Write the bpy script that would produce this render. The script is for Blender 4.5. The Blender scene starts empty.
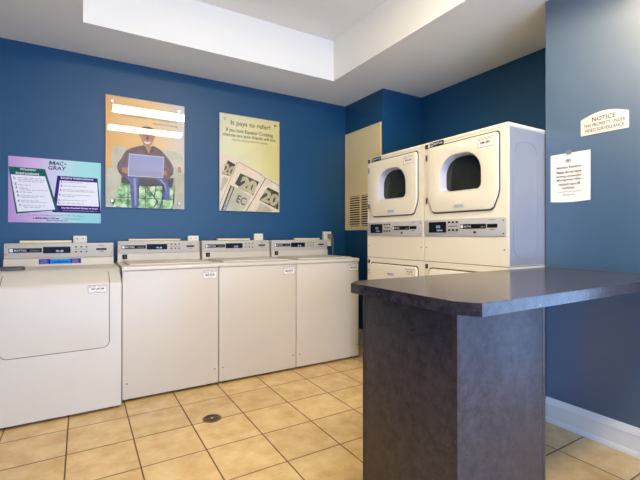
import bpy, bmesh, math, random
from mathutils import Matrix, Vector
random.seed(4)
SC = bpy.context.scene
COL = SC.collection
PI = math.pi

# ------------------------------------------------------------------ materials
def srgb(r, g, b):
    f = lambda c: (c/255)/12.92 if c/255 <= .04045 else ((c/255+.055)/1.055)**2.4
    return (f(r), f(g), f(b), 1)

def new_mat(name):
    m = bpy.data.materials.new(name); m.use_nodes = True
    nt = m.node_tree
    return m, nt, nt.nodes['Principled BSDF']

def flat(name, col, rough=.5, metal=0, coat=0, spec=.5, var=.03, scale=6):
    """principled with a light procedural mottling of the base colour"""
    m, nt, p = new_mat(name)
    tc = nt.nodes.new('ShaderNodeTexCoord'); n = nt.nodes.new('ShaderNodeTexNoise')
    n.inputs['Scale'].default_value = scale; n.inputs['Detail'].default_value = 3
    nt.links.new(tc.outputs['Object'], n.inputs['Vector'])
    r = nt.nodes.new('ShaderNodeValToRGB')
    c = Vector(col[:3])
    r.color_ramp.elements[0].position = .3; r.color_ramp.elements[1].position = .7
    r.color_ramp.elements[0].color = (*(c*(1-var)), 1); r.color_ramp.elements[1].color = (*[min(1, v) for v in c*(1+var)], 1)
    nt.links.new(n.outputs['Fac'], r.inputs['Fac']); nt.links.new(r.outputs['Color'], p.inputs['Base Color'])
    p.inputs['Roughness'].default_value = rough; p.inputs['Metallic'].default_value = metal
    p.inputs['Specular IOR Level'].default_value = spec
    if coat:
        p.inputs['Coat Weight'].default_value = coat; p.inputs['Coat Roughness'].default_value = .06
    return m

def wall_paint(name, col, rough=.42, spec=.5, coat=0):
    m, nt, p = new_mat(name)
    tc = nt.nodes.new('ShaderNodeTexCoord'); n = nt.nodes.new('ShaderNodeTexNoise')
    n.inputs['Scale'].default_value = 90; n.inputs['Detail'].default_value = 2
    nt.links.new(tc.outputs['Object'], n.inputs['Vector'])
    b = nt.nodes.new('ShaderNodeBump'); b.inputs['Strength'].default_value = .08; b.inputs['Distance'].default_value = .002
    nt.links.new(n.outputs['Fac'], b.inputs['Height']); nt.links.new(b.outputs['Normal'], p.inputs['Normal'])
    p.inputs['Base Color'].default_value = col; p.inputs['IOR'].default_value = 1.6 if spec > .5 else 1.5
    p.inputs['Roughness'].default_value = rough; p.inputs['Specular IOR Level'].default_value = spec
    if coat:
        p.inputs['Coat Weight'].default_value = coat; p.inputs['Coat IOR'].default_value = 2.0; p.inputs['Coat Roughness'].default_value = .52
    return m

def floor_mat():
    m, nt, p = new_mat('beige_floor_tile'); L = nt.links
    tc = nt.nodes.new('ShaderNodeTexCoord'); mp = nt.nodes.new('ShaderNodeMapping')
    mp.inputs['Location'].default_value = (-.265+.333*20, -2.889+.333*20, 0)
    L.new(tc.outputs['Object'], mp.inputs['Vector'])
    bk = nt.nodes.new('ShaderNodeTexBrick'); bk.offset = 0; bk.squash = 1
    bk.inputs['Scale'].default_value = 1; bk.inputs['Brick Width'].default_value = .333; bk.inputs['Row Height'].default_value = .333
    bk.inputs['Mortar Size'].default_value = .0042; bk.inputs['Mortar Smooth'].default_value = .25
    bk.inputs['Color1'].default_value = (1, 1, 1, 1); bk.inputs['Color2'].default_value = (.88, .88, .86, 1)
    bk.inputs['Mortar'].default_value = (0, 0, 0, 1)
    L.new(mp.outputs['Vector'], bk.inputs['Vector'])
    n = nt.nodes.new('ShaderNodeTexNoise'); n.inputs['Scale'].default_value = 7; n.inputs['Detail'].default_value = 8; n.inputs['Roughness'].default_value = .65
    L.new(tc.outputs['Object'], n.inputs['Vector'])
    r = nt.nodes.new('ShaderNodeValToRGB'); e = r.color_ramp.elements
    e[0].position = .32; e[0].color = FLOOR_A; e[1].position = .66; e[1].color = FLOOR_B
    L.new(n.outputs['Fac'], r.inputs['Fac'])
    mu = nt.nodes.new('ShaderNodeMix'); mu.data_type = 'RGBA'; mu.blend_type = 'MULTIPLY'; mu.inputs['Factor'].default_value = 1
    L.new(r.outputs['Color'], mu.inputs[6]); L.new(bk.outputs['Color'], mu.inputs[7])
    mx = nt.nodes.new('ShaderNodeMix'); mx.data_type = 'RGBA'
    L.new(bk.outputs['Fac'], mx.inputs['Factor']); L.new(mu.outputs[2], mx.inputs[6]); mx.inputs[7].default_value = srgb(112, 84, 48)
    L.new(mx.outputs[2], p.inputs['Base Color'])
    rr = nt.nodes.new('ShaderNodeMapRange'); rr.inputs[3].default_value = .22; rr.inputs[4].default_value = .8
    L.new(bk.outputs['Fac'], rr.inputs[0]); L.new(rr.outputs[0], p.inputs['Roughness'])
    b = nt.nodes.new('ShaderNodeBump'); b.inputs['Distance'].default_value = .004; b.inputs['Strength'].default_value = .6; b.invert = True
    L.new(bk.outputs['Fac'], b.inputs['Height']); L.new(b.outputs['Normal'], p.inputs['Normal'])
    return m

def laminate_mat(name, rough):
    m, nt, p = new_mat(name); L = nt.links
    tc = nt.nodes.new('ShaderNodeTexCoord')
    def noise(s, d, ro=.6):
        n = nt.nodes.new('ShaderNodeTexNoise'); n.inputs['Scale'].default_value = s; n.inputs['Detail'].default_value = d
        n.inputs['Roughness'].default_value = ro; L.new(tc.outputs['Object'], n.inputs['Vector']); return n
    a = noise(22, 12, .8)
    r = nt.nodes.new('ShaderNodeValToRGB'); e = r.color_ramp.elements
    e[0].position = .3; e[0].color = LAM_A; e[1].position = .72; e[1].color = LAM_B
    L.new(a.outputs['Fac'], r.inputs['Fac'])
    s = noise(95, 3, .7)
    r2 = nt.nodes.new('ShaderNodeValToRGB'); e = r2.color_ramp.elements
    e[0].position = .66; e[0].color = (0, 0, 0, 1); e[1].position = .75; e[1].color = (.5, .5, .5, 1)
    L.new(s.outputs['Fac'], r2.inputs['Fac'])
    mx = nt.nodes.new('ShaderNodeMix'); mx.data_type = 'RGBA'
    L.new(r2.outputs['Color'], mx.inputs['Factor']); L.new(r.outputs['Color'], mx.inputs[6]); mx.inputs[7].default_value = srgb(190, 190, 200)
    L.new(mx.outputs[2], p.inputs['Base Color']); p.inputs['Roughness'].default_value = rough
    return m

def emit(name, col, strength):
    m, nt, p = new_mat(name)
    p.inputs['Base Color'].default_value = (.9, .9, .9, 1)
    p.inputs['Emission Color'].default_value = col; p.inputs['Emission Strength'].default_value = strength
    return m

def clear(name, f0=.05):
    m, nt, p = new_mat(name); nt.nodes.remove(p)
    out = nt.nodes['Material Output']
    t = nt.nodes.new('ShaderNodeBsdfTransparent'); g = nt.nodes.new('ShaderNodeBsdfGlossy'); g.inputs['Roughness'].default_value = .012
    fr = nt.nodes.new('ShaderNodeFresnel'); fr.inputs['IOR'].default_value = 1.5
    mx = nt.nodes.new('ShaderNodeMixShader')
    nt.links.new(fr.outputs[0], mx.inputs[0]); nt.links.new(t.outputs[0], mx.inputs[1]); nt.links.new(g.outputs[0], mx.inputs[2])
    nt.links.new(mx.outputs[0], out.inputs[0])
    return m

def gradient_print(name, stops, axis=0, length=1, noise_amt=.0):
    """colour printed on a sheet, running from side to side of the sheet"""
    m, nt, p = new_mat(name); L = nt.links
    tc = nt.nodes.new('ShaderNodeTexCoord'); sx = nt.nodes.new('ShaderNodeSeparateXYZ')
    L.new(tc.outputs['Object'], sx.inputs[0])
    mr = nt.nodes.new('ShaderNodeMapRange'); mr.inputs[2].default_value = length
    L.new(sx.outputs[axis], mr.inputs[0])
    r = nt.nodes.new('ShaderNodeValToRGB')
    while len(r.color_ramp.elements) < len(stops): r.color_ramp.elements.new(.5)
    for e, (ps, c) in zip(r.color_ramp.elements, stops): e.position = ps; e.color = c
    L.new(mr.outputs[0], r.inputs['Fac']); L.new(r.outputs['Color'], p.inputs['Base Color'])
    p.inputs['Roughness'].default_value = .5
    return m

def foliage_print(name):
    m, nt, p = new_mat(name); L = nt.links
    tc = nt.nodes.new('ShaderNodeTexCoord'); n = nt.nodes.new('ShaderNodeTexNoise')
    n.inputs['Scale'].default_value = 22; n.inputs['Detail'].default_value = 4
    L.new(tc.outputs['Object'], n.inputs['Vector'])
    r = nt.nodes.new('ShaderNodeValToRGB'); e = r.color_ramp.elements
    e[0].position = .36; e[0].color = srgb(84, 140, 84); e[1].position = .66; e[1].color = srgb(240, 246, 214)
    k = r.color_ramp.elements.new(.5); k.color = srgb(170, 214, 140)
    L.new(n.outputs['Fac'], r.inputs['Fac']); L.new(r.outputs['Color'], p.inputs['Base Color'])
    p.inputs['Roughness'].default_value = .5
    return m

FLOOR_A = srgb(206, 166, 104); FLOOR_B = srgb(226, 196, 142)
LAM_A = srgb(14, 12, 14); LAM_B = srgb(80, 70, 76)
BLUE = srgb(20, 77, 116)

M = dict(
 blue=wall_paint('blue_wall_paint', BLUE, .46, .5),
 bluegloss=wall_paint('blue_semi_gloss_paint', BLUE, .34, 1.0, 1.0),
 navy=wall_paint('blue_alcove_paint', BLUE, .46, .5),
 ceil=wall_paint('ceiling_paint', srgb(243, 240, 233), .8, .3),
 trim=flat('white_trim_paint', srgb(236, 234, 230), .35, var=.01),
 floor=floor_mat(),
 enamel=flat('cream_white_enamel', srgb(234, 224, 202), .35, coat=0, var=.01, scale=3),
 enamel2=flat('white_enamel', srgb(214, 204, 188), .38, coat=0, var=.01, scale=3),
 charcoal=flat('charcoal_plastic', srgb(74, 68, 62), .4, var=.03),
 ivory=flat('ivory_plastic', srgb(238, 228, 206), .4, var=.01),
 side=flat('light_grey_side_enamel', srgb(150, 150, 156), .45, var=.01, scale=3),
 beige=flat('beige_painted_metal', srgb(250, 228, 172), .4, var=.015),
 steel=flat('brushed_console_metal', srgb(204, 192, 176), .5, metal=.05, var=.02, scale=30),
 grey=flat('grey_control_plastic', srgb(184, 180, 176), .5, var=.02),
 black=flat('black_plastic', srgb(14, 12, 14), .5, spec=.2, var=.02),
 dark=flat('dark_gap', srgb(60, 52, 42), .7, var=.02),
 seam=flat('seam_shadow_grey', srgb(84, 74, 60), .7, var=.02),
 display=flat('dark_blue_display', srgb(6, 10, 30), .5, spec=.2, var=.02),
 digit=emit('blue_display_digits', srgb(70, 130, 190), .25),
 glass=flat('dark_tinted_dryer_glass', srgb(40, 41, 34), .15, coat=0, var=.15, scale=9),
 rim=flat('pale_lavender_window_rim', srgb(205, 205, 214), .3, var=.01),
 chrome=flat('chrome', srgb(215, 212, 205), .18, metal=1, var=.01),
 drain=flat('tarnished_drain_metal', srgb(120, 98, 66), .4, metal=.5, var=.2, scale=60),
 hole=flat('dark_hole', srgb(14, 12, 12), .8, var=.0),
 paper=flat('white_paper', srgb(240, 234, 226), .7, var=.01),
 signw=flat('cream_sign_plastic', srgb(240, 230, 214), .45, var=.01),
 ink=flat('dark_ink', srgb(44, 34, 40), .7, spec=.2, var=0),
 inkg=flat('grey_ink', srgb(128, 118, 118), .6, var=0),
 ink3=flat('faint_print', srgb(172, 164, 168), .6, var=0),
 green=flat('dark_green_print', srgb(8, 98, 86), .6, spec=.2, var=0),
 purple=flat('purple_print', srgb(62, 14, 116), .6, spec=.2, var=0),
 white=flat('white_print', srgb(238, 236, 240), .45, var=0),
 cyan=flat('cyan_sticker', srgb(20, 150, 222), .6, spec=.15, var=0),
 royal=flat('royal_blue_sticker', srgb(10, 16, 160), .6, spec=.15, var=0),
 lam=laminate_mat('dark_speckled_laminate', .45),
 lamtop=laminate_mat('dark_speckled_laminate_top', .2),
 acrylic=clear('clear_acrylic'),
 tape=flat('tape', srgb(128, 136, 146), .4, var=0),
 cord=flat('grey_cord', srgb(150, 140, 120), .5, var=0),
 lens=emit('warm_white_lamp_lens', (1.0, .86, .61, 1), 18.5),
 pane=clear('door_glass'),
 # poster inks
 amber=gradient_print('amber_room_print', [(0, srgb(250, 196, 122)), (.55, srgb(250, 206, 138)), (.8, srgb(240, 214, 178)), (1, srgb(232, 222, 208))], 0, .645),
 pale=gradient_print('pale_yellow_print', [(0, srgb(232, 226, 184)), (.5, srgb(244, 232, 172)), (1, srgb(250, 228, 146))], 0, .64),
 tealbg=gradient_print('lavender_to_teal_print', [(0, srgb(206, 160, 216)), (.3, srgb(222, 190, 226)), (.52, srgb(206, 220, 232)), (.75, srgb(158, 222, 220)), (1, srgb(150, 216, 214))], 0, .622),
 skin=flat('brown_skin_print', srgb(200, 138, 104), .5, var=.1, scale=30),
 hair=flat('dark_hair_print', srgb(66, 42, 34), .5, var=.05),
 shirt=flat('maroon_shirt_print', srgb(126, 94, 98), .5, var=.25, scale=20),
 jeans=flat('denim_print', srgb(104, 114, 170), .5, var=.25, scale=24),
 lap=gradient_print('silver_laptop_print', [(0, srgb(150, 158, 196)), (.5, srgb(186, 172, 190)), (1, srgb(160, 166, 204))], 2, .45),
 sofa=flat('sage_armchair_print', srgb(214, 206, 176), .5, var=.12, scale=9),
 sofad=flat('armchair_shadow_print', srgb(92, 84, 80), .5, var=.2, scale=14),
 leaf=foliage_print('foliage_print'),
 bill=flat('banknote_paper_print', srgb(246, 224, 190), .5, var=.05, scale=14),
 bill2=flat('banknote_tint_print', srgb(206, 196, 160), .5, var=.08, scale=14),
 billd=flat('banknote_ink_print', srgb(70, 58, 48), .5, var=.2, scale=40),
 billn=flat('banknote_numeral_print', srgb(206, 190, 140), .5, var=.06, scale=30),
)

# ------------------------------------------------------------------ mesh builder
_txt = {}
def text_geo(s, bold):
    k = (s, bold)
    if k in _txt: return _txt[k]
    cu = bpy.data.curves.new('t', 'FONT'); cu.body = s; cu.size = 1; cu.offset = bold; cu.resolution_u = 3; cu.fill_mode = 'FRONT'
    o = bpy.data.objects.new('t', cu); COL.objects.link(o)
    dg = bpy.context.evaluated_depsgraph_get(); dg.update()
    me = bpy.data.meshes.new_from_object(o.evaluated_get(dg))
    vs = [(v.co.x, v.co.y) for v in me.vertices]; fs = [tuple(p.vertices) for p in me.polygons]
    bpy.data.objects.remove(o); bpy.data.curves.remove(cu); bpy.data.meshes.remove(me)
    _txt[k] = (vs, fs); return _txt[k]

class MB:
    def __init__(s, *mats):
        s.bm = bmesh.new(); s.mats = list(mats)
    def mi(s, m):
        if m is None: return 0
        if m not in s.mats: s.mats.append(m)
        return s.mats.index(m)
    def _merge(s, b, m, mtx=None):
        i = s.mi(m)
        for f in b.faces: f.material_index = i
        if mtx: b.transform(mtx)
        bmesh.ops.recalc_face_normals(b, faces=b.faces)
        me = bpy.data.meshes.new('tmp'); b.to_mesh(me); b.free(); s.bm.from_mesh(me); bpy.data.meshes.remove(me)
    def box(s, x0, x1, y0, y1, z0, z1, m=None, r=0, seg=2, mtx=None):
        b = bmesh.new(); bmesh.ops.create_cube(b, size=1)
        for v in b.verts:
            v.co = Vector(((x0+x1)/2+v.co.x*(x1-x0), (y0+y1)/2+v.co.y*(y1-y0), (z0+z1)/2+v.co.z*(z1-z0)))
        if r: bmesh.ops.bevel(b, geom=list(b.edges), offset=r, segments=seg, affect='EDGES', profile=.5)
        s._merge(b, m, mtx); return s
    def prism(s, poly, y0, y1, m=None, r=0, seg=2, holes=(), mtx=None, sub=0):
        """outline in (x,z), extruded along y; r bevels the front (y0) rim"""
        b = bmesh.new()
        loops = [poly]+list(holes); es = []
        for lp in loops:
            vs = [b.verts.new((x, y0, z)) for x, z in lp]
            es += [b.edges.new((vs[i], vs[(i+1) % len(vs)])) for i in range(len(vs))]
        if holes: bmesh.ops.triangle_fill(b, edges=es, use_beauty=True)
        else: b.faces.new(b.verts)
        bmesh.ops.recalc_face_normals(b, faces=b.faces)
        if b.faces and sum(f.normal.y for f in b.faces) > 0: bmesh.ops.reverse_faces(b, faces=b.faces)
        front = list(b.faces)
        ret = bmesh.ops.extrude_face_region(b, geom=front)
        nv = [g for g in ret['geom'] if isinstance(g, bmesh.types.BMVert)]
        for v in nv: v.co.y = y1
        if r:
            rim = [e for e in b.edges if all(abs(v.co.y-y0) < 1e-7 for v in e.verts) and any(abs(f.normal.y) < .5 for f in e.link_faces) ]
            bmesh.ops.recalc_face_normals(b, faces=b.faces)
            rim = [e for e in b.edges if all(abs(v.co.y-y0) < 1e-7 for v in e.verts) and len(e.link_faces) == 2 and abs(e.link_faces[0].normal.dot(e.link_faces[1].normal)) < .5]
            bmesh.ops.bevel(b, geom=rim, offset=r, segments=seg, affect='EDGES', profile=.5)
        s._merge(b, m, mtx); return s
    def flatpoly(s, poly, y, m):
        b = bmesh.new(); b.faces.new([b.verts.new((x, y, z)) for x, z in poly])
        bmesh.ops.triangulate(b, faces=list(b.faces))
        i = s.mi(m)
        for f in b.faces:
            f.material_index = i
            f.normal_update()
            if f.normal.y > 0: f.normal_flip()
        me = bpy.data.meshes.new('tmp'); b.to_mesh(me); b.free(); s.bm.from_mesh(me); bpy.data.meshes.remove(me); return s
    def rect(s, x0, x1, z0, z1, y, m): return s.flatpoly([(x0, z0), (x1, z0), (x1, z1), (x0, z1)], y, m)
    def tube(s, pts, r, m=None, n=10):
        b = bmesh.new(); rings = []
        P = [Vector(p) for p in pts]
        for i, p in enumerate(P):
            d = (P[min(i+1, len(P)-1)]-P[max(i-1, 0)]).normalized()
            u = d.cross(Vector((0, 0, 1)) if abs(d.z) < .9 else Vector((1, 0, 0))).normalized(); w = d.cross(u)
            rings.append([b.verts.new(p+(u*math.cos(2*PI*k/n)+w*math.sin(2*PI*k/n))*r) for k in range(n)])
        for a, c in zip(rings, rings[1:]):
            for k in range(n): b.faces.new((a[k], a[(k+1) % n], c[(k+1) % n], c[k]))
        b.faces.new(rings[0]); b.faces.new(rings[-1])
        s._merge(b, m); return s
    def lathe(s, prof, m=None, n=24, mtx=None):
        b = bmesh.new(); rings = []
        for r, z in prof: rings.append([b.verts.new((r*math.cos(2*PI*k/n), r*math.sin(2*PI*k/n), z)) for k in range(n)])
        for a, c in zip(rings, rings[1:]):
            for k in range(n): b.faces.new((a[k], a[(k+1) % n], c[(k+1) % n], c[k]))
        b.faces.new(rings[0]); b.faces.new(rings[-1])
        s._merge(b, m, mtx); return s
    def text(s, t, x0, x1, z0, z1, y, m, bold=0, ang=0, shear=0, keep=False):
        """lettering facing -y fitted in the box; ang turns it about the box centre"""
        vs, fs = text_geo(t, bold)
        ax = min(v[0] for v in vs); bx = max(v[0] for v in vs); az = min(v[1] for v in vs); bz = max(v[1] for v in vs)
        cx, cz, w, h = (x0+x1)/2, (z0+z1)/2, x1-x0, z1-z0
        kx, kz = w/(bx-ax), h/(bz-az)
        if keep: kx = min(kx, kz*1.1)
        i = s.mi(m); nv = []
        ca, sa = math.cos(ang), math.sin(ang)
        for a, c in vs:
            u = (a-(ax+bx)/2)*kx; w_ = (c-(az+bz)/2)*kz; u += shear*w_
            nv.append(s.bm.verts.new((cx+u*ca-w_*sa, y, cz+u*sa+w_*ca)))
        for f in fs:
            try:
                q = s.bm.faces.new([nv[k] for k in f]); q.material_index = i; q.normal_update()
                if q.normal.y > 0: q.normal_flip()
            except ValueError: pass
        return s
    def wordbars(s, x0, x1, z, h, y, m, shear=0):
        """a line of print too small to read: strokes as long as words"""
        x = x0
        while x < x1-.004:
            w = min(random.uniform(.012, .034), x1-x)
            s.rect(x, x+w, z-h/2, z+h/2, y, m); x += w+.006
        return s
    def build(s, name, parent=None, label=None, mtx=None, smooth=35):
        me = bpy.data.meshes.new(name)
        if mtx: s.bm.transform(mtx)
        s.bm.to_mesh(me); s.bm.free()
        for m in s.mats: me.materials.append(m)
        for p in me.polygons: p.use_smooth = True
        me.set_sharp_from_angle(angle=math.radians(smooth))
        o = bpy.data.objects.new(name, me); COL.objects.link(o)
        if parent: o.parent = parent
        if label: o['label'] = label
        return o

def thing(name, label, cat, loc, rz=0, group=None):
    o = bpy.data.objects.new(name, None); COL.objects.link(o)
    o.empty_display_size = .1
    o.location = loc; o.rotation_euler = (0, 0, rz); o['label'] = label; o['category'] = cat
    if group: o['group'] = group
    return o
def struct(mb, name):
    o = mb.build(name); o['kind'] = 'structure'; return o
def copy_tree(o, parent=None):
    c = o.copy(); COL.objects.link(c); c.parent = parent
    for ch in list(o.children): copy_tree(ch, c)
    return c
def rrect(x0, x1, z0, z1, r, n=5):
    """rounded rectangle; r = one radius or (bl, br, tr, tl)"""
    if not isinstance(r, (tuple, list)): r = (r,)*4
    out = []
    for (cx, cz, a0, q) in ((x0, z0, PI, 0), (x1, z0, 1.5*PI, 1), (x1, z1, 0, 2), (x0, z1, .5*PI, 3)):
        rr = r[q]; sx = 1 if q in (0, 3) else -1; sz = 1 if q in (0, 1) else -1
        if rr <= 0: out.append((cx, cz)); continue
        for k in range(n+1):
            a = a0+.5*PI*k/n
            out.append((cx+sx*rr+rr*math.cos(a), cz+sz*rr+rr*math.sin(a)))
    return out
RX = -PI/2   # turn of things that face -x

# ------------------------------------------------------------------ room
YA, XB, YR, XC, XD, YD, ZC = 3.8455, 2.6478, 3.1693, 3.1896, 2.5652, 1.4569, 2.6907
XL, YB, ZT = -1.95, -2.45, 3.0796
TX0, TX1, TY0, TY1 = .0082, 2.1087, -2.15, 3.2682
mb = MB(M['floor']); mb.box(XL-.1, XC+.1, YB-.1, YA+.1, -.06, 0); struct(mb, 'floor')
mb = MB(M['blue']); mb.box(XL-.1, XB, YA, YA+.1, 0, ZC); struct(mb, 'wall_back')
mb = MB(M['navy']); mb.box(XB, XC+.1, YR, YA+.1, 0, ZC); struct(mb, 'wall_alcove_left')
mb = MB(M['navy']); mb.box(XC, XC+.1, YD, YR, 0, ZC); struct(mb, 'wall_alcove_back')
WY0, WY1, WZ0, WZ1 = -1.55, .38, .28, 1.62      # opening of the window beside the camera
mb = MB(M['bluegloss']); mb.box(XD, XC+.1, WY1, YD, 0, ZC); mb.box(XD, XD+.12, YB-.1, WY0, 0, ZC); mb.box(XD, XD+.12, WY0, WY1, 0, WZ0); mb.box(XD, XD+.12, WY0, WY1, WZ1, ZC); struct(mb, 'wall_right')
mb = MB(M['blue']); mb.box(XL-.1, XL, YB-.1, YA, 0, ZC); struct(mb, 'wall_left')
DX0, DX1, DZ0, DZ = -.90, 2.40, .35, 1.76       # wide window behind the camera
mb = MB(M['blue']); mb.box(XL, DX0, YB-.1, YB, 0, ZC); mb.box(DX1, XD, YB-.1, YB, 0, ZC); mb.box(DX0, DX1, YB-.1, YB, DZ, ZC); mb.box(DX0, DX1, YB-.1, YB, 0, DZ0); struct(mb, 'wall_front')
mb = MB(M['trim']); fy0, fy1 = YB-.07, YB-.01
for a, b in ((DX0, DX0+.05), (.18, .22), (1.28, 1.32), (DX1-.05, DX1)): mb.box(a, b, fy0, fy1, DZ0, DZ, None, .004)
mb.box(DX0, DX1, fy0-.001, fy1+.001, DZ-.05, DZ, None, .004); mb.box(DX0, DX1, fy0-.001, fy1+.001, DZ0, DZ0+.05, None, .004)
mb.box(DX0-.04, DX1+.04, YB+.0005, YB+.05, DZ0-.03, DZ0, None, .004)
wn = struct(mb, 'window_2')
for a, b in ((DX0+.05, .18), (.22, 1.28), (1.32, DX1-.05)): MB(M['pane']).box(a, b, YB-.045, YB-.039, DZ0+.05, DZ-.05).build('pane', wn)
mb = MB(M['trim']); fx0, fx1 = XD+.02, XD+.08
for a, b in ((WY0, WY0+.05), ((WY0+WY1)/2-.02, (WY0+WY1)/2+.02), (WY1-.05, WY1)): mb.box(fx0, fx1, a, b, WZ0, WZ1, None, .004)
mb.box(fx0-.001, fx1+.001, WY0, WY1, WZ1-.05, WZ1, None, .004); mb.box(fx0-.001, fx1+.001, WY0, WY1, WZ0, WZ0+.05, None, .004)
mb.box(XD-.05, XD-.0005, WY0-.04, WY1+.04, WZ0-.03, WZ0, None, .004)
wn = struct(mb, 'window_1')
for a, b in ((WY0+.05, (WY0+WY1)/2-.02), ((WY0+WY1)/2+.02, WY1-.05)): MB(M['pane']).box(XD+.045, XD+.051, a, b, WZ0+.05, WZ1-.05).build('pane', wn)
# ceiling with the raised tray
mb = MB(M['ceil'])
mb.box(XL-.1, XC+.1, TY1, YA+.1, ZC, ZC+.05); mb.box(XL-.1, XC+.1, YB-.1, TY0, ZC, ZC+.05)
mb.box(XL-.1, TX0, TY0, TY1, ZC, ZC+.05); mb.box(TX1, XC+.1, TY0, TY1, ZC, ZC+.05)
mb.box(TX0-.03, TX1+.03, TY0-.03, TY1+.03, ZT, ZT+.05)
mb.box(TX0-.03, TX0, TY0-.03, TY1+.03, ZC+.05, ZT); mb.box(TX1, TX1+.03, TY0-.03, TY1+.03, ZC+.05, ZT)
mb.box(TX0, TX1, TY0-.03, TY0, ZC+.05, ZT); mb.box(TX0, TX1, TY1, TY1+.03, ZC+.05, ZT)
struct(mb, 'ceiling')
# baseboards: profile swept along each wall
def baseboard(name, a, b, nrm):
    """a->b along the wall foot, nrm = into the room"""
    prof = [(0, 0), (.022, 0), (.022, .012), (.016, .026), (.013, .03), (.013, .108), (.017, .112), (.017, .122), (.011, .132), (.008, .146), (.004, .154), (0, .154)]
    A, B, N = Vector((*a, 0)), Vector((*b, 0)), Vector((*nrm, 0)); q = bmesh.new()
    ra = [q.verts.new(A+N*(d+.0005)+Vector((0, 0, z+.0005))) for d, z in prof]; rb = [q.verts.new(B+N*(d+.0005)+Vector((0, 0, z+.0005))) for d, z in prof]
    n = len(prof)
    for k in range(n): q.faces.new((ra[k], ra[(k+1) % n], rb[(k+1) % n], rb[k]))
    q.faces.new(ra); q.faces.new(rb)
    m = MB(M['trim']); m._merge(q, None); struct(m, name)
baseboard('baseboard_right', (XD, YB), (XD, YD), (-1, 0))
baseboard('baseboard_back', (XL+.023, YA), (XB-.023, YA), (0, -1))
baseboard('baseboard_alcove', (XB, YR), (XB, YA), (-1, 0))
baseboard('baseboard_left', (XL, YB+.023), (XL, YA), (1, 0))
baseboard('baseboard_front', (XL, YB), (XD-.023, YB), (0, 1))

# ------------------------------------------------------------------ ceiling lights in the tray
def ceiling_light(y, label):
    t = thing('ceiling_light', label, 'ceiling light', (.985, y, ZT), 0, 'fluorescent lights in the ceiling tray')
    mb = MB(M['trim']); mb.box(-.62, .62, -.15, .15, -.03, 0, None, .006)
    mb.box(-.62, -.60, -.15, .15, -.065, -.03, None, .004); mb.box(.60, .62, -.15, .15, -.065, -.03, None, .004); mb.build('housing', t)
    mb = MB(M['lens']); pr = [(-.145, -.03), (-.14, -.05), (-.12, -.066), (0, -.07), (.12, -.066), (.14, -.05), (.145, -.03)]
    mb.prism([(a, b) for a, b in pr], -.598, .598, mtx=Matrix.Rotation(PI/2, 4, 'Z')); mb.build('diffuser', t)
    return t
ceiling_light(1.12, 'long fluorescent ceiling fixture in the raised tray, the one nearer the washers')
ceiling_light(-.05, 'long fluorescent ceiling fixture in the raised tray, the one farther from the washers')

def buttons(parent, spots, y, hw, hz, d):
    for cx, cz in spots: MB(M['black']).box(cx-hw, cx+hw, y-d, y, cz-hz, cz+hz, None, .0015).build('button', parent)
def screw(parent, x, y, z, r=.0045, mat='ink'):
    MB(M[mat]).lathe([(r, 0), (r, .0012), (r*.5, .002)], None, 10, Matrix.Translation((x, y, z)) @ Matrix.Rotation(PI/2, 4, 'X')).build('screw', parent)

# ------------------------------------------------------------------ shared appliance pieces
def price_label(parent, x0, x1, z0, z1, y, code, name='price_label'):
    mb = MB(M['paper']); mb.prism(rrect(x0, x1, z0, z1, .002, 2), y-.0006, y, M['paper'])
    w, h = x1-x0, z1-z0; yy = y-.0009
    for a, b, c, d in ((x0, x1, z0, z0+.0022), (x0, x1, z1-.0022, z1), (x0, x0+.0018, z0, z1), (x1-.0018, x1, z0, z1)):
        mb.rect(a, b, c, d, yy, M['ink'])
    mb.text('MAC-GRAY', x0+.06*w, x0+.42*w, z1-.27*h, z1-.12*h, yy, M['ink'], .01)
    mb.text('1-800-MAC-GRAY', x0+.5*w, x0+.93*w, z1-.24*h, z1-.12*h, yy, M['ink'])
    mb.text(code, x0+.16*w, x0+.84*w, z0+.34*h, z0+.62*h, yy, M['ink'], .03)
    mb.wordbars(x0+.3*w, x0+.7*w, z0+.2*h, .003, yy, M['ink3'])
    return mb.build(name, parent, 'white service sticker with black printed code')

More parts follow.
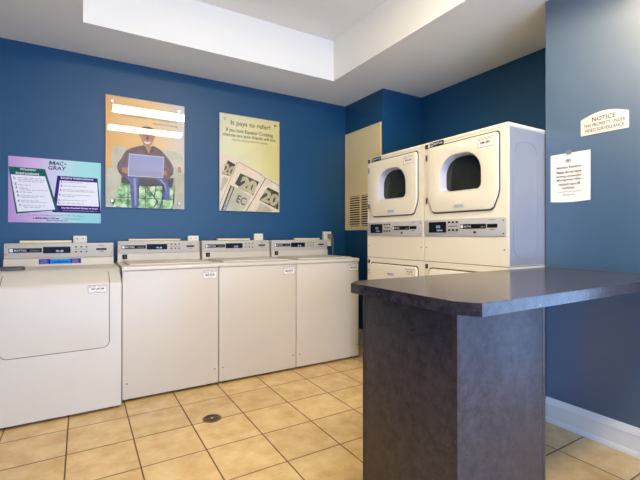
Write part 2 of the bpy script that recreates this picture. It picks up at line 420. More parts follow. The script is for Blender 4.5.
def console_face(parent, X, Z0, Z1, W, y, disp, scale=1.0):
    """metal strip of a washer-style console: X = left end, W = width, y = its front"""
    k = W/.672; h = Z1-Z0; zc = lambda f: Z0+h*f
    mb = MB(M['steel']); mb.prism(rrect(X, X+W, Z0, Z1, .004, 2), y-.004, y+.004, None, .0015)
    for a, b, c, d in ((.418, .50, .53, .56), (.57, .61, .78, .82), (.575, .605, .32, .37)): mb.rect(X+a*k, X+b*k, zc(c), zc(d), y-.0049, M['inkg'])
    p = mb.build('control_panel', parent, 'brushed metal control strip')
    yy = y-.0045
    m = MB(M['black']); m.prism(rrect(X+.026*k, X+.215*k, zc(.36), zc(.66), .002, 2), yy-.001, yy)
    m.prism(rrect(X+.03*k, X+.05*k, zc(.40), zc(.62), .003, 2), yy-.0014, yy-.001, M['white'])
    m.text('MAYTAG', X+.056*k, X+.125*k, zc(.44), zc(.58), yy-.0014, M['white'], .01); m.text('COMMERCIAL', X+.145*k, X+.205*k, zc(.44), zc(.54), yy-.0014, M['ink3'])
    m.build('brand_badge', p)
    m = MB(M['display']); m.prism(rrect(X+.222*k, X+.39*k, zc(.28), zc(.75), .003, 2), yy-.0015, yy, None)
    m.text(disp, X+.30*k, X+.345*k, zc(.36), zc(.5), yy-.002, M['digit']); m.build('display', p)
    buttons(p, [(X+(.424+.034*i)*k, zc(f)) for i in range(3) for f in (.72, .36)], yy, .006, .005, .004)
    MB(M['black']).prism(rrect(X+.555*k, X+.625*k, zc(.46), zc(.6), .002, 2), yy-.002, yy).build('card_slot', p)
    for sx in (X+.012, X+W-.012):
        for f in (.24, .78): screw(p, sx, yy, zc(f), .003)
    return p

# ------------------------------------------------------------------ top loading washers
def washer(xl, label, code, disp, cover, rx=.692):
    t = thing('washing_machine', label, 'washing machine', (xl, 3.1352, 0), 0, 'top loading washers along the blue wall')
    W = rx-.003
    MB(M['enamel2']).box(.002, W, 0, .645, .02, .934, None, .006, 3).build('cabinet', t)
    m = MB(M['enamel2']); m.prism(rrect(0, .658, .9345, .966, (.004, .004, .014, .014), 4), 0.0005, W+.001, mtx=Matrix(((0, 1, 0, 0), (1, 0, 0, -.009), (0, 0, 1, 0), (0, 0, 0, 1)))); m.build('top', t)
    m = MB(M['enamel2']); m.box(.05, W-.05, .045, .50, .9665, .978, None, .005, 3)
    l = m.build('lid', t); MB(M['enamel2']).box(.24, W-.24, .034, .0445, .9668, .979, None, .004).build('lid_handle', l)
    # console: cream riser, metal strip leaning back, closed top
    m = MB(M['enamel2']); m.prism([(.555, .9665), (.648, .9665), (.648, 1.128), (.590, 1.138), (.580, 1.136), (.572, 1.036), (.563, 1.03)], .012, W-.006,
        mtx=Matrix(((0, 1, 0, 0), (1, 0, 0, 0), (0, 0, 1, 0), (0, 0, 0, 1)))); m.build('console', t)
    console_face(t, .014, 1.036, 1.136, W-.022, .5695, disp)
    MB(M['beige']).box(cover[0], cover[1], .60, .648, 1.1405, 1.156, None, .003).build('console_rear_cover', t)
    m = MB(M['black']); m.prism(rrect(.046, .082, .988, 1.026, .002, 2), .553, .5545+.008)
    m.text('3', .057, .071, .996, 1.018, .5522, M['inkg'], .02); m.build('number_sticker', t, 'small dark numbered sticker')
    price_label(t, .567, .676, .847, .911, -.0003, code)
    for x in (.032, .66): screw(t, x, 0, .132, .005, 'black')
    for x in (.06, W-.06):
        for y in (.06, .58):
            MB(M['black']).lathe([(.024, 0.0005), (.024, .008), (.012, .01), (.012, .0195)], None, 12, Matrix.Translation((x, y, 0))).build('foot', t)
    return t
washer(.2478, 'white top loading washer standing next to the front loading dryer at the left end', '663-RLR', '9:8', (.10, .52))
washer(.9397, 'white top loading washer in the middle, with a washer on either side of it', '662-RLT', '25', (.17, .49))
washer(1.6317, 'white top loading washer at the right end of the row, beside the open corner', '664-RLK', '25', (.30, .60), .685)

# ------------------------------------------------------------------ front dryer at the left
DXL, DYF = -.496, 3.063
t = thing('clothes_dryer', 'wide white dryer at the left end with sloping top edge and large outlined door', 'dryer', (DXL, DYF, 0))
DW = .735
prof = [(0, .02), (0, .850), (.003, .860), (.010, .867), (.165, .945), (.182, .951), (.20, .9535), (.70, .9535), (.70, .02)]
SWAP = Matrix(((0, 1, 0, 0), (1, 0, 0, 0), (0, 0, 1, 0), (0, 0, 0, 1)))
MB(M['enamel2']).prism(prof, .001, DW, mtx=SWAP).build('cabinet', t)
def on_profile(poly, o0, o1, m):
    """panel drawn in (x, s), wrapped over the front and slope of the dryer"""
    P = prof[:8]; cum = [0]
    for a, b in zip(P, P[1:]): cum.append(cum[-1]+math.dist(a, b))
    nr = []
    for i in range(len(P)):
        a = P[max(i-1, 0)]; b = P[min(i+1, len(P)-1)]; d = math.dist(a, b)
        nr.append((-(b[1]-a[1])/d, (b[0]-a[0])/d))
    b = bmesh.new(); f = b.faces.new([b.verts.new((x, 0, s)) for x, s in poly])
    ex = bmesh.ops.extrude_face_region(b, geom=[f])
    for v in [g for g in ex['geom'] if isinstance(g, bmesh.types.BMVert)]: v.co.y = 1
    for c in cum[1:-1]:
        bmesh.ops.bisect_plane(b, geom=list(b.verts)+list(b.edges)+list(b.faces), plane_co=(0, 0, c), plane_no=(0, 0, 1))
    for v in b.verts:
        s = v.co.z; i = max(k for k in range(len(cum)-1) if cum[k] <= s+1e-6); u = (s-cum[i])/(cum[i+1]-cum[i])
        py = P[i][0]+(P[i+1][0]-P[i][0])*u; pz = P[i][1]+(P[i+1][1]-P[i][1])*u
        ny = nr[i][0]+(nr[i+1][0]-nr[i][0])*u; nz = nr[i][1]+(nr[i+1][1]-nr[i][1])*u
        o = o0 if v.co.y < .5 else o1
        v.co = Vector((v.co.x, py+ny*o, pz+nz*o))
    q = MB(m); q._merge(b, None); return q
s0 = .412; s1 = .83+.0105+.0106+.155
gap = on_profile(rrect(.069, .664, s0-.004, s1+.004, .044, 6), .0, .0012, M['hole']).build('door_gap', t, 'thin dark seam around the door')
door = on_profile(rrect(.073, .660, s0, s1, .04, 6), .0013, .0042, M['enamel2']).build('door', t)
m = MB(M['enamel2']); m.prism([(.585, .954), (.69, .954), (.69, 1.115), (.645, 1.127), (.638, 1.125), (.630, 1.018), (.600, 1.008)], .012, DW-.012, mtx=SWAP); m.build('console', t)
console_face(t, .012, 1.019, 1.125, DW-.024, .626, '9:8')
MB(M['beige']).box(.10, .43, .655, .69, 1.129, 1.146, None, .003).build('console_rear_cover', t)
m = MB(M['royal']); z0, z1 = .962, 1.006; f = lambda z: .587+(z-.954)*.28-.003
for a, b, mt in ((.225, .296, 'royal'), (.296, .425, 'cyan'), (.425, .495, 'royal')):
    m.prism([(a, z0), (b, z0), (b, z1), (a, z1)], .583, .586, M[mt])
m.text('ComfortLinx', .303, .418, .975, .995, .5825, M['royal'], .02)
for a in (.233, .433):
    for k in range(4): m.rect(a, a+.052-.008*(k % 2), .972+.008*k, .9745+.008*k, .5825, M['ink3'])
m.build('sticker', t, 'blue and cyan printed sticker strip', mtx=Matrix.Translation((0, .006, 0)))
price_label(t, .535, .646, .803, .869-.016, -.0044, '387-JRGM')
m = MB(M['charcoal'])
m.prism(rrect(-.085, .085, -.03, .03, .028, 6), -.024, 0, None, .008, 3, mtx=Matrix.Translation((.09, .24, .9555)) @ Matrix.Rotation(-PI/2, 4, 'X'))
m.build('lint_filter_handle', t, 'dark grey oval lint filter lid')
for x in (.06, DW-.06):
    for y in (.06, .62):
        MB(M['black']).lathe([(.024, 0.0005), (.024, .008), (.012, .01), (.012, .0195)], None, 12, Matrix.Translation((x, y, 0))).build('foot', t)

# ------------------------------------------------------------------ stacked dryers in the alcove (local x = to the right as seen, y = into the alcove)
def arch(x0, x1, z0, z1, rt, rb): return rrect(x0, x1, z0, z1, (rb, rb, rt, rt), 8)
def stack(yl, label, code, badge):
    t = thing('stacked_dryer', label, 'dryer', (2.19, yl, 0), RX, 'stacked dryers in the alcove')
    W = .682; D = .72
    for up in (1, 0):
        o = .0 if up else -.873
        zb = .9975 if up else .10; zt = 1.868 if up else .9935
        ctop = zt-(.024 if up else 0); hole = rrect(.150, .512, 1.472, 1.748, .02, 3) if up else rrect(.150, .512, .525, .805, .02, 3)
        cab = MB(M['enamel']); cab.prism(rrect(.002, W, zb, ctop, .0, 1), 0, .0605, None, .0, holes=[hole]); cab.box(.002, W, .0605, D, zb, ctop)
        if up: cab.box(.0, W+.002, -.003, D, zt-.0235, zt, None, .006, 3)
        c = cab.build('cabinet', t)
        # light grey side skins with a pressed outline
        for sx, nx in ((W, 1), (.002, -1)):
            ring = rrect(.045, .30, zb+.045, zt-.10, .09, 6); inn = rrect(.051, .294, zb+.051, zt-.106, .085, 6)
            sk = MB(M['side']); sk.prism(rrect(.012, D-.01, zb+.004, zt-.026, .003, 2), .0, .0012, mtx=Matrix(((0, -nx, 0, sx+nx*.0013), (1, 0, 0, 0), (0, 0, 1, 0), (0, 0, 0, 1))))
            sk.prism(ring, 0, .003, None, 0, holes=[inn], mtx=Matrix(((0, -nx, 0, sx+nx*.003), (1, 0, 0, 0), (0, 0, 1, 0), (0, 0, 0, 1))))
            sk.build('side_panel', t, 'light grey side panel')
        if up: MB(M['dark']).box(.006, W-.004, .006, D, .9935, .9975).build('stacking_joint', t)
        # door
        if up:
            out = [(.043, 1.470), (.052, 1.440), (.088, 1.362), (.112, 1.350), (.560, 1.350), (.582, 1.362), (.612, 1.430), (.621, 1.470), (.621, 1.800), (.616, 1.815), (.603, 1.822), (.060, 1.822), (.047, 1.815), (.043, 1.803)]
            win = arch(.163, .500, 1.485, 1.737, .135, .04); gl = arch(.172, .474, 1.497, 1.727, .125, .035); oz = 1.387
        else:
            out = [(.043, .50), (.052, .46), (.60, .46), (.621, .48), (.621, .92), (.616, .935), (.603, .945), (.085, .945), (.066, .938), (.048, .90), (.043, .87)]
            win = rrect(.163, .500, .54, .79, .06, 6); gl = rrect(.172, .474, .550, .780, .055, 6); oz = .870
        sm = MB(M['seam']); g2 = [((x-.332)*1.030+.332, (z-(1.586 if up else .70))*1.036+(1.586 if up else .70)) for x, z in out]
        sm.prism(g2, -.0022, -.0002, holes=[hole]); sm.build('door_gap', t, 'thin dark seam around the door')
        d = MB(M['enamel']).prism(out, -.015, -.0024, None, .006, 3, holes=[win]).build('door', t)
        # deep rim and dark glass
        rim = MB(M['rim'])
        b = bmesh.new(); n = len(win)
        fa = [b.verts.new((x, -.0135, z)) for x, z in win]; fb = [b.verts.new((x, .050, z)) for x, z in gl]
        for k in range(n): b.faces.new((fa[k], fa[(k+1) % n], fb[(k+1) % n], fb[k]))
        rim._merge(b, None); rim.build('window_rim', d)
        # glass set back
        MB(M['glass']).prism(gl, .044, .050).build('window', d)
        m = MB(M['rim']); m.prism(rrect(.285, .375, oz-.013, oz+.013, .012, 5), -.0172, -.015, None, .0008)
        m.text('MAYTAG', .297, .363, oz-.006, oz+.006, -.0175, M['inkg'], .02); m.build('oval_badge', d)
        if up: price_label(d, .480, .590, 1.742, 1.802, -.0152, code)
        else: price_label(d, .500, .600, .885, .925, -.0152, code)
        for hz in ((1.755, 1.44) if up else (.87, .55)):
            MB(M['chrome']).box(.024, .038, -.012, -.0025, hz-.022, hz+.022, None, .003).build('hinge', t)
        # badges on the frame
        z = zt-.030 if up else zt-.035
        m = MB(M['black']); m.prism(rrect(.014, .040, z-.016, z+.016, .002, 2), -.004, -.0032); m.text('7', .021, .033, z-.01, z+.01, -.0043, M['inkg'], .02); m.build('number_sticker', t, 'small dark numbered sticker')
        if up:
            m = MB(M['black']); m.prism(rrect(.066, .190, 1.828, 1.860, .002, 2), -.0045, -.0035)
            m.prism(rrect(.071, .093, 1.832, 1.856, .003, 2), -.0049, -.0045, M['white']); m.prism(rrect(.075, .089, 1.836, 1.852, .003, 2), -.0053, -.0049, M['black'])
            m.text('MAYTAG', .1, .18, 1.837, 1.851, -.0049, M['white'], .02); m.build('brand_badge', t)
        # control panel
        pz0, pz1 = 1.180+o, 1.298+o; q = lambda f: pz0+(pz1-pz0)*f
        y = -.0052
        m = MB(M['grey']); m.prism(rrect(.006, W-.012, pz0, pz1, .012, 4), -.005, -.0003, None, .002)
        m.rect(.232, .312, q(.57), q(.61), y-.0004, M['ink']); m.rect(.555, .597, q(.86), q(.89), y-.0004, M['inkg']); m.rect(.560, .590, q(.34), q(.39), y-.0004, M['inkg'])
        cx, cz = .448, q(.22); pts = []      # small printed star symbol
        for k in range(12): a = PI/2+k*PI/6; r_ = .013 if k % 2 == 0 else .006; pts.append((cx+r_*math.cos(a), cz+r_*math.sin(a)))
        m.flatpoly(pts, y-.0004, M['ink'])
        p = m.build('control_panel', t, 'grey control panel')
        m = MB(M['display']); m.prism(rrect(.052, .212, q(.22), q(.86), .003, 2), y-.002, y)
        m.text('25', .12, .16, q(.5), q(.64), y-.0024, M['digit']); m.text('OPEN', .13, .18, q(.3), q(.4), y-.0024, M['digit']); m.build('display', p)
        buttons(p, [(.240+.033*i, q(f)) for i in range(3) for f in (.82, .36)], y, .008, .006, .005)
        m = MB(M['black']); m.prism(rrect(.333, .532, q(.42), q(.68), .002, 2), y-.001, y)
        m.prism(rrect(.337, .356, q(.46), q(.64), .003, 2), y-.0014, y-.001, M['white']); m.text('MAYTAG', .365, .42, q(.5), q(.6), y-.0014, M['white'], .01); m.text('COMMERCIAL', .49, .528, q(.48), q(.54), y-.0014, M['ink3']); m.build('brand_badge', p)
        MB(M['black']).prism(rrect(.540, .612, q(.46), q(.66), .003, 2), y-.002, y).build('card_slot', p)
        for (x, zz) in ((.652, 1.278+o), (.652, 1.198+o)): screw(p, x, y, zz)
        for (x, zz) in ((.655, 1.098+o), (.022, 1.098+o)): screw(t, x, 0, zz)
    MB(M['dark']).box(.02, W-.02, .05, D-.02, .002, .0995, None).build('plinth', t)
    return t
stack(2.836, 'cream stacked dryer deeper in the alcove, next to the beige vent panel', 'SR-K1R2', 0)
stack(2.1495, 'cream stacked dryer nearer the camera, its right side showing beside the counter wall', 'HM-3BV', 0)

# ------------------------------------------------------------------ counter on a pedestal
t = thing('counter', 'dark speckled laminate peninsula counter on a square pedestal, running to the right wall', 'counter', (1.02, .861, 0))
top = [(.983, .839), (1.0266, .7737), (2.5645, .7737), (2.5645, 1.4515), (1.0626, 1.4515), (.983, 1.388)]
m = MB(M['lamtop']); b = bmesh.new(); f = b.faces.new([b.verts.new((x-1.02, y-.861, .9427)) for x, y in top])
ex = bmesh.ops.extrude_face_region(b, geom=[f])
for v in [g for g in ex['geom'] if isinstance(g, bmesh.types.BMVert)]: v.co.z = .9837
bmesh.ops.recalc_face_normals(b, faces=b.faces)
bmesh.ops.bevel(b, geom=[e for e in b.edges if all(v.co.z > .98 for v in e.verts)], offset=.002, segments=2, affect='EDGES')
m._merge(b, None); m.build('countertop', t)
m = MB(M['lam']); m.box(0, .489, 0, .491, .001, .9425, None, .0015)
m.build('pedestal', t)
for b_ in ((0, .018, -.0007, 0), (.471, .489, -.0007, 0), (-.0007, 0, .473, .491), (-.0007, 0, 0, .018)):
    MB(M['lam']).box(*b_, .002, .942).build('edge_strip', t)

# ------------------------------------------------------------------ beige vent panel on the alcove side wall
t = thing('vent_panel', 'tall beige metal access panel with louvred vent on the wall beside the stacked dryers', 'vent', (XB, 3.838, 1.242), RX)
PW, PH = .645, 1.113
m = MB(M['beige']); m.prism(rrect(0, PW, 0, PH, .003, 2), -.012, 0, None, .003, 2, holes=[rrect(.02, PW-.02, .02, PH-.02, .003, 2)]); m.build('frame', t)
lx0, lx1, lz0, lz1 = .085, .50, .045, .385
mid = (lx0+lx1)/2
h1 = rrect(lx0, mid-.012, lz0, lz1, .004, 2); h2 = rrect(mid+.012, lx1, lz0, lz1, .004, 2)
m = MB(M['beige']); m.prism(rrect(.0205, PW-.0205, .0205, PH-.0205, .003, 2), -.009, -.003, None, .0, holes=[h1, h2]); p = m.build('panel', t)
MB(M['hole']).box(.03, PW-.03, -.0028, 0, .03, lz1+.02).build('backing', p)
m = MB(M['beige'])
n = 13
for a, b in ((lx0, mid-.012), (mid+.012, lx1)):
    for k in range(n):
        z = lz0+(lz1-lz0)*(k+.5)/n
        q = bmesh.new(); m.box(a-.001, b+.001, -.0085, -.0035, z-.0068, z+.0068, None, .0015, 1)
m.build('louvre_slats', p)
MB(M['dark']).lathe([(.006, 0), (.006, .003), (.003, .004)], None, 12, Matrix.Translation((.60, -.009, .78)) @ Matrix.Rotation(PI/2, 4, 'X')).build('screw', t)
MB(M['dark']).box(.0205, .035, -.0095, -.009, .858, .861).build('latch', t)

# ------------------------------------------------------------------ posters on the blue wall
def standoffs(t, W, H, y, ix=.05, iz=.052):
    for x in (ix, W-ix):
        for z in (iz, H-iz):
            MB(M['chrome']).lathe([(.007, 0), (.007, -y-.0005), (.013, -y), (.013, -y+.004), (.010, -y+.0065)], None, 16, Matrix.Translation((x, 0, z)) @ Matrix.Rotation(PI/2, 4, 'X')).build('standoff_screw', t)
def poster_base(name, label, x, z, W, H, bg, cat='poster'):
    t = thing(name, label, cat, (x, YA-.0006, z))
    MB(M['acrylic']).box(0, W, -.030, -.0245, 0, H).build('acrylic_cover', t)
    standoffs(t, W, H, -.030)
    return t
PW, PH = .645, .953
t = poster_base('poster', 'glossy acrylic poster of a person with a laptop in an armchair, glare bands across it', .175, 1.427, PW, PH, 'amber')
m = MB(M['amber']); m.box(0, PW, -.021, -.017, 0, PH, None, .0008); Y = [-.0212]
def lay(poly, mat): m.flatpoly(poly, Y[0], M[mat]); Y[0] -= .00009
lay([(.001, .001), (.644, .001), (.644, .215), (.001, .215)], 'leaf')
for k in range(7):   # window bars and branches behind
    x = .10+.07*k
    if k in (1, 3, 5): lay([(x, .002), (x+.006, .002), (x+.006, .212), (x, .212)], 'sofad')
lay([(.05, .083), (.54, .083), (.54, .089), (.05, .089)], 'sofad')
lay([(.30, .212), (.31, .212), (.42, .06), (.38, .002), (.37, .002), (.408, .06)], 'sofad')
lay([(.40, .21), (.406, .21), (.39, .11), (.42, .03), (.412, .03), (.382, .11)], 'sofad')
lay([(.27, .20), (.275, .2), (.37, .12), (.365, .115)], 'sofad')
lay([(.432, .527), (.562, .53), (.60, .513), (.634, .48), (.637, .318), (.551, .288), (.50, .40)], 'sofa')
lay([(.045, .40), (.052, .469), (.062, .523), (.10, .538), (.148, .522), (.175, .496), (.16, .40), (.10, .30), (.06, .32)], 'sofa')
lay([(.001, .32), (.02, .334), (.043, .338), (.086, .318), (.115, .278), (.12, .213), (.091, .147), (.081, .083), (.055, .05), (.053, .001), (.001, .001)], 'sofa')
lay([(.545, .294), (.56, .32), (.584, .331), (.644, .33), (.644, .001), (.54, .001), (.557, .083), (.551, .197)], 'sofa')
lay([(.12, .262), (.551, .283), (.54, .196), (.433, .201), (.3, .19), (.12, .211)], 'sofad')
lay([(.086, .34), (.092, .38), (.119, .42), (.135, .455), (.155, .492), (.20, .52), (.27, .548), (.39, .555), (.44, .527), (.496, .466), (.53, .42), (.552, .37), (.545, .32), (.50, .262), (.13, .262), (.10, .30)], 'shirt')
lay([(.303, .55), (.375, .552), (.352, .492), (.330, .488)], 'skin')
lay([(.29, .56), (.303, .555), (.334, .49), (.325, .478), (.296, .53)], 'sofad'); lay([(.365, .56), (.385, .55), (.37, .50), (.352, .488), (.345, .50)], 'sofad')
lay([(.262, .63), (.272, .626), (.275, .66), (.263, .664)], 'skin'); lay([(.38, .626), (.391, .634), (.390, .664), (.381, .66)], 'skin')
lay([(.277, .608), (.269, .64), (.270, .68), (.285, .706), (.307, .717), (.348, .719), (.374, .702), (.386, .675), (.387, .64), (.378, .605), (.364, .572), (.345, .552), (.325, .548), (.304, .556), (.287, .578)], 'skin')
lay([(.267, .66), (.268, .69), (.283, .712), (.307, .723), (.348, .724), (.377, .708), (.389, .68), (.388, .66), (.380, .672), (.366, .694), (.335, .70), (.295, .694), (.276, .672)], 'hair')
lay([(.300, .592), (.328, .586), (.357, .594), (.350, .577), (.336, .568), (.320, .568), (.307, .576)], 'white')
for ex in (.303, .350):
    lay([(ex-.012, .644), (ex, .649), (ex+.012, .645), (ex+.011, .641), (ex-.011, .640)], 'hair'); lay([(ex-.013, .659), (ex, .664), (ex+.013, .660), (ex+.012, .657), (ex-.012, .656)], 'hair')
lay([(.318, .612), (.327, .608), (.337, .613), (.332, .618), (.331, .64), (.325, .64), (.323, .618)], 'hair')
lay([(.129, .344), (.173, .347), (.173, .293), (.149, .296), (.119, .31)], 'skin'); lay([(.464, .339), (.486, .346), (.497, .307), (.459, .299)], 'skin')
lay([(.153, .264), (.18, .28), (.247, .276), (.262, .245), (.257, .21), (.250, .178), (.253, .001), (.203, .001), (.193, .142), (.188, .218)], 'jeans')
lay([(.391, .271), (.41, .28), (.454, .279), (.497, .239), (.513, .195), (.518, .115), (.486, .08), (.449, .078), (.438, .001), (.422, .001), (.459, .112), (.465, .203), (.43, .24)], 'jeans')
lay([(.165, .47), (.175, .475), (.150, .40), (.128, .36), (.120, .37), (.142, .41)], 'sofad'); lay([(.470, .47), (.462, .474), (.500, .40), (.522, .36), (.530, .37), (.505, .42)], 'sofad')
lay([(.215, .26), (.232, .26), (.236, .18), (.238, .02), (.226, .02), (.222, .16)], 'lap'); lay([(.430, .265), (.446, .262), (.480, .22), (.492, .17), (.484, .16), (.470, .21)], 'lap')
lay([(.180, .470), (.468, .468), (.459, .277), (.170, .273)], 'white'); lay([(.184, .465), (.464, .463), (.455, .281), (.175, .278)], 'lap')
lay([(.589, .383), (.600, .392), (.611, .385), (.619, .34), (.584, .337)], 'skin')
m.text('Life is so extraordinary with everything online.', .119, .583, .782, .812, -.0218, M['inkg'], .008); m.text('Equator Crossing', .374, .583, .745, .767, -.0218, M['inkg'], .008); m.build('print', t, 'printed picture of a seated person in a dark shirt with an open laptop')

t = poster_base('poster', 'glossy acrylic poster reading It pays to refer, with three banknotes fanned below', 1.150, 1.427, .637, .953, 'pale')
m = MB(M['pale']); m.box(0, .637, -.021, -.017, 0, PH, None, .0008); Y = [-.0212]
lay([(.001, .545), (.05, .551), (.097, .548), (.19, .512), (.29, .468), (.40, .420), (.51, .361), (.636, .300), (.636, .001), (.001, .001)], 'bill')
lay([(.001, .54), (.097, .545), (.196, .50), (.022, .17), (.001, .14)], 'bill'); lay([(.084, .496), (.16, .462), (.103, .34), (.028, .359)], 'billd')
lay([(.041, .335), (.091, .314), (.022, .188), (.002, .199)], 'bill2')
lay([(.172, .47), (.181, .483), (.205, .488), (.30, .445), (.422, .392), (.490, .343), (.278, .001), (.001, .001), (.001, .06)], 'sofad')
lay([(.176, .469), (.186, .480), (.205, .484), (.30, .440), (.418, .388), (.484, .343), (.272, .001), (.001, .001), (.001, .052)], 'bill')
lay([(.212, .379), (.412, .306), (.344, .162), (.154, .27)], 'billd')
lay([(.160, .233), (.331, .155), (.238, .003), (.06, .003)], 'bill2'); lay([(.11, .254), (.154, .232), (.06, .003), (.016, .003)], 'billd')
lay([(.120, .240), (.140, .230), (.055, .01), (.035, .01)], 'bill2')
lay([(.473, .340), (.486, .350), (.636, .285), (.636, .001), (.268, .001)], 'sofad')
lay([(.480, .336), (.490, .345), (.636, .278), (.636, .001), (.276, .001)], 'bill')
lay([(.508, .257), (.629, .209), (.629, .025), (.412, .12)], 'billd'); lay([(.425, .095), (.565, .023), (.537, .002), (.371, .002)], 'bill2')
m.text('20', .205, .385, .185, .335, Y[0], M['billn'], .07, ang=-.36)
m.text('20', .035, .150, .345, .455, Y[0], M['billn'], .05, ang=-.36)
m.text('20', .445, .630, .08, .21, Y[0], M['billn'], .05, ang=-.36)
m.text('EC', .175, .27, .07, .15, Y[0], M['sofad'], .02, ang=-.36); m.text('It pays to refer!', .114, .533, .838, .898, -.0218, M['ink'], .006)
m.text('If you love Equator Crossing,', .066, .570, .770, .818, -.0218, M['ink'], .01); m.text('chances are your friends will too.', .034, .600, .725, .768, -.0218, M['ink'], .01)
m.text('See the leasing office for details.', .129, .508, .692, .716, -.0218, M['ink'], .0); m.build('print', t, 'printed text above overlapping twenty dollar banknotes')

# lavender and teal instruction sign
t = thing('instruction_sign', 'lavender and teal sign with washing and drying instructions above the left dryer', 'sign', (-.480, YA, 1.287))
m = MB(M['tealbg']); m.box(0, .622, -.005, 0, 0, .509, None, .001); Y = [-.0054]
lay([(.314, .380), (.597, .377), (.623, .083), (.280, .085)], 'purple'); lay([(.331, .343), (.594, .342), (.607, .141), (.311, .141)], 'white')
lay([(.001, .428), (.232, .425), (.320, .102), (.049, .067)], 'green'); lay([(.015, .367), (.233, .367), (.301, .106), (.059, .081)], 'white')
y = -.0062
m.text('Washing', .071, .174, .399, .421, y, M['white'], .02); m.text('Instructions', .047, .194, .372, .393, y, M['white'], .02)
m.text('Drying Instructions', .338, .566, .352, .374, y, M['white'], .02)
for q in ([(0, 0), (.010, 0), (.010, .031), (0, .031)], [(.030, 0), (.040, 0), (.040, .031), (.030, .031)], [(.0102, .031), (.0102, .018), (.017, .004), (.0199, .004), (.0199, .014), (.013, .031)], [(.0298, .031), (.0298, .018), (.023, .004), (.0201, .004), (.0201, .014), (.027, .031)]):
    m.flatpoly([(.258+x+.12*z, .462+z) for x, z in q], y, M['green'])
m.text('AC', .300, .356, .462, .493, y, M['green'], .03, shear=.12); m.rect(.360, .375, .473, .481, y, M['green']); m.text('GRAY', .253, .372, .424, .455, y, M['purple'], .02, shear=.15)
for k, (x, z) in enumerate([(.034, .342), (.040, .298), (.045, .270), (.050, .237), (.056, .207), (.061, .168), (.067, .131)]):
    m.text(f'{k+1}.', x, x+.014, z-.008, z+.010, y, M['ink'], .03)
for k, (x, z) in enumerate([(.339, .329), (.336, .301), (.331, .266), (.325, .227), (.322, .183), (.320, .159)]):
    m.text(f'{k+1}.', x, x+.014, z-.008, z+.010, y, M['purple'], .03)
for x0, x1, z in ((.058, .21, .346), (.06, .235, .333), (.06, .22, .320), (.064, .14, .29), (.07, .12, .266), (.075, .25, .253), (.072, .155, .235), (.076, .235, .208), (.078, .18, .196), (.082, .20, .170), (.084, .245, .158), (.088, .235, .131), (.098, .21, .118)):
    m.wordbars(x0, x1, z, .0045, y, M['ink3'])
for x0, x1, z in ((.356, .49, .331), (.354, .52, .300), (.350, .57, .270), (.352, .58, .259), (.346, .56, .228), (.348, .44, .217), (.342, .52, .184), (.338, .50, .160)):
    m.wordbars(x0, x1, z, .0045, y, M['ink3'])
m.text('Do Not Overload Washer or Dryer', .345, .600, .113, .128, y, M['white'], .03); m.wordbars(.35, .59, .101, .004, y, M['ink3'])
m.text('To Service Call Mac-Gray Services, Inc. Any Time at', .12, .503, .052, .063, y, M['inkg'], .01)
m.text('1.800.Mac-Gray', .155, .330, .025, .042, y, M['purple'], .04); m.text('(1.800.622.4729)', .345, .471, .026, .038, y, M['inkg'], .01)
m.text('www.macgray.com', .242, .387, .009, .020, y, M['ink'], .02)
m.build('board', t)

# ------------------------------------------------------------------ notices on the right wall
t = thing('notice_sign', 'cream arched plastic NOTICE sign about video surveillance on the right wall', 'sign', (XD, 1.2445, 1.776), RX)
n = 14; poly = [(0, 0), (.243, 0)]+[(.243-.243*k/n, .095+.030*math.sin(PI*k/n)) for k in range(n+1)]
m = MB(M['signw']); m.prism(poly, -.005, 0, None, .001); y = -.0055
m.text('NOTICE', .062, .181, .073, .099, y, M['ink'], .015); m.text('THIS PROPERTY UNDER', .017, .228, .044, .063, y, M['ink'], .01); m.text('VIDEO SURVEILLANCE', .022, .222, .016, .035, y, M['ink'], .01)
m.build('board', t)
t = thing('paper_notice', 'white printed paper notice taped to the right wall below the arched sign', 'notice', (XD, 1.4245, 1.396), RX)
b = bmesh.new(); nx, nz = 10, 14; g = {}
for i in range(nx+1):
    for j in range(nz+1):
        x = .232*i/nx; z = .295*j/nz
        y = -.0015-.0035*abs(math.sin(i/nx*PI*1.5+.4))*(1-j/nz*.6)
        g[i, j] = b.verts.new((x, y, z-.006*math.sin(PI*i/nx)*(1-j/nz)))
for i in range(nx):
    for j in range(nz): b.faces.new((g[i, j], g[i+1, j], g[i+1, j+1], g[i, j+1]))
ex = bmesh.ops.extrude_face_region(b, geom=list(b.faces))
for v in [q for q in ex['geom'] if isinstance(q, bmesh.types.BMVert)]: v.co.y += .0006
m = MB(M['paper']); m._merge(b, None); sheet = m
MB(M['tape']).box(.095, .125, -.0032, -.0005, .285, .312).build('tape', t, 'small clear tape strip')
m = sheet; y = -.0066
m.prism([(.108+.016*math.cos(k*PI/8), .248+.011*math.sin(k*PI/8)) for k in range(16)], y, y+.0006, M['inkg'], 0, holes=[[(.108+.013*math.cos(k*PI/8), .248+.008*math.sin(k*PI/8)) for k in range(16)]])
m.rect(.102, .114, .245, .250, y, M['ink'])
for s, x0, x1, z in (('Attention Residents:', .038, .184, .210), ('Please do not leave', .040, .184, .180), ('clothing unattended.', .036, .186, .153), ('Management often', .042, .184, .131), ("resident's turn off", .052, .176, .106), ('machines.', .072, .146, .083)):
    m.text(s, x0, x1, z-.008, z+.008, y, M['ink'], .01)
m.text('Thank you for your cooperation,', .044, .184, .053, .063, y, M['inkg'], .01); m.text('Management', .078, .146, .034, .044, y, M['inkg'], .01)
m.build('sheet', t)

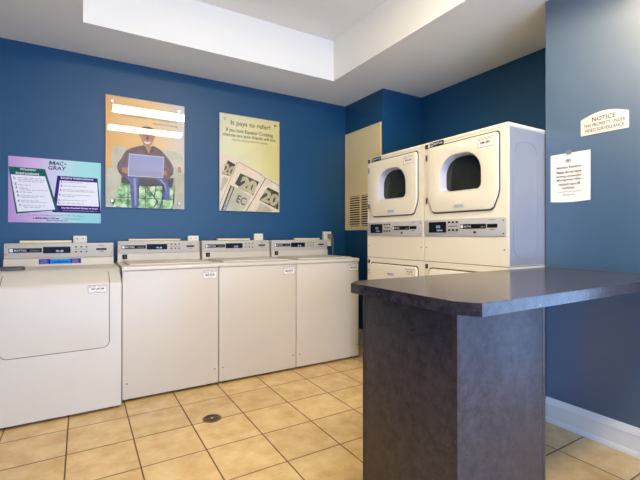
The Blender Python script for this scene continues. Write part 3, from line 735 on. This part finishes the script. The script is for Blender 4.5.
# ------------------------------------------------------------------ outlet boxes behind the machines
def outlet(x, z1, label, w=.096, hh=.13):
    t = thing('outlet_box', label, 'outlet box', (x, YA, z1-hh), 0, 'white outlet boxes behind the machines')
    m = MB(M['ivory']); m.box(0, w, -.040, 0, 0, hh, None, .004, 2); m.build('box', t)
    m = MB(M['hole'])
    for q in (.28, .72): m.box(w*q-.003, w*q+.003, -.0412, -.0402, hh*.78, hh*.85); 
    m.build('socket', t)
    return t
outlet(-.055, 1.183, 'white outlet box showing above the console of the front loading dryer')
outlet(.852, 1.183, 'white outlet box above the gap between the first two washers')
outlet(1.503, 1.204, 'white outlet box above the right end of the middle washer console')
outlet(2.328, 1.229, 'white outlet box at the right end of the washers, with a cord plugged in', .10, .165)
t = thing('power_cord', 'grey power cord hanging from the outlet box at the right end of the washers', 'cord', (2.40, 3.79, 1.18))
MB(M['cord']).box(-.028, .012, -.035, .015, -.022, .022, None, .006, 3).build('plug', t)
MB(M['cord']).tube([(.012, -.01, -.01), (.028, -.008, -.018), (.036, -.006, -.04), (.038, -.004, -.08), (.036, 0, -.2), (.030, .005, -.5), (.034, .0, -.9), (.03, -.02, -1.15), (.01, -.08, -1.173), (-.06, -.05, -1.173)], .0045).build('cable', t)

# ------------------------------------------------------------------ floor drain
t = thing('floor_drain', 'round dark metal drain grate set in the tiled floor in front of the washers', 'floor drain', (.729, 2.581, 0))
MB(M['drain']).lathe([(.002, .0006), (.060, .0006), (.060, .003), (.055, .0045), (.047, .0045), (.046, .0025), (.002, .0025)], None, 36).build('ring', t)
m = MB(M['hole']); m.lathe([(.001, .0026), (.0455, .0026), (.0455, .0030), (.001, .0030)], None, 30); m.build('well', t)
m = MB(M['drain'])
for k in range(-4, 5):
    x = k*.010; h = math.sqrt(max(.045**2-x*x, 0)); m.box(x-.0022, x+.0022, -h, h, .0031, .0046)
m.box(-.045, .045, -.003, .003, .0031, .0048); m.lathe([(.001, .0047), (.010, .0047), (.009, .0056), (.001, .0056)], M['chrome'], 14); m.build('grate', t)

# ------------------------------------------------------------------ daylight
w = bpy.data.worlds.new('sky'); SC.world = w; w.use_nodes = True; nt = w.node_tree
bg = nt.nodes['Background']; sky = nt.nodes.new('ShaderNodeTexSky'); sky.sky_type = 'HOSEK_WILKIE'
nt.links.new(sky.outputs[0], bg.inputs['Color']); bg.inputs['Strength'].default_value = .6
def area(name, loc, rot, sx, sy, e, col):
    l = bpy.data.lights.new(name, 'AREA'); l.shape = 'RECTANGLE'; l.size = sx; l.size_y = sy; l.energy = e; l.color = col
    o = bpy.data.objects.new(name, l); COL.objects.link(o); o.location = loc; o.rotation_euler = rot; return o
area('window_daylight', (XD+.11, (WY0+WY1)/2, (WZ0+WZ1)/2), (0, PI/2, 0), WZ1-WZ0, WY1-WY0, 22, (.34, .56, 1.0))
area('rear_window_daylight', ((DX0+DX1)/2, YB-.16, (DZ0+DZ)/2), (PI/2, 0, 0), DX1-DX0, DZ-DZ0, 100, (.38, .58, 1.0))

# ------------------------------------------------------------------ camera
c = bpy.data.cameras.new('camera'); co = bpy.data.objects.new('camera', c); COL.objects.link(co); SC.camera = co
c.sensor_fit = 'HORIZONTAL'; c.sensor_width = 36; c.lens = 36*399.1/640
c.shift_y = -(240-233.81)/640; c.clip_start = .02
co.location = (0, 0, 1.187); co.rotation_euler = (PI/2+.0036, 0, -.5392)
SC.view_settings.view_transform = 'Standard'; SC.view_settings.look = 'None'; SC.view_settings.gamma = 1
SC.view_settings.use_curve_mapping = False; SC.view_settings.exposure = 1.38
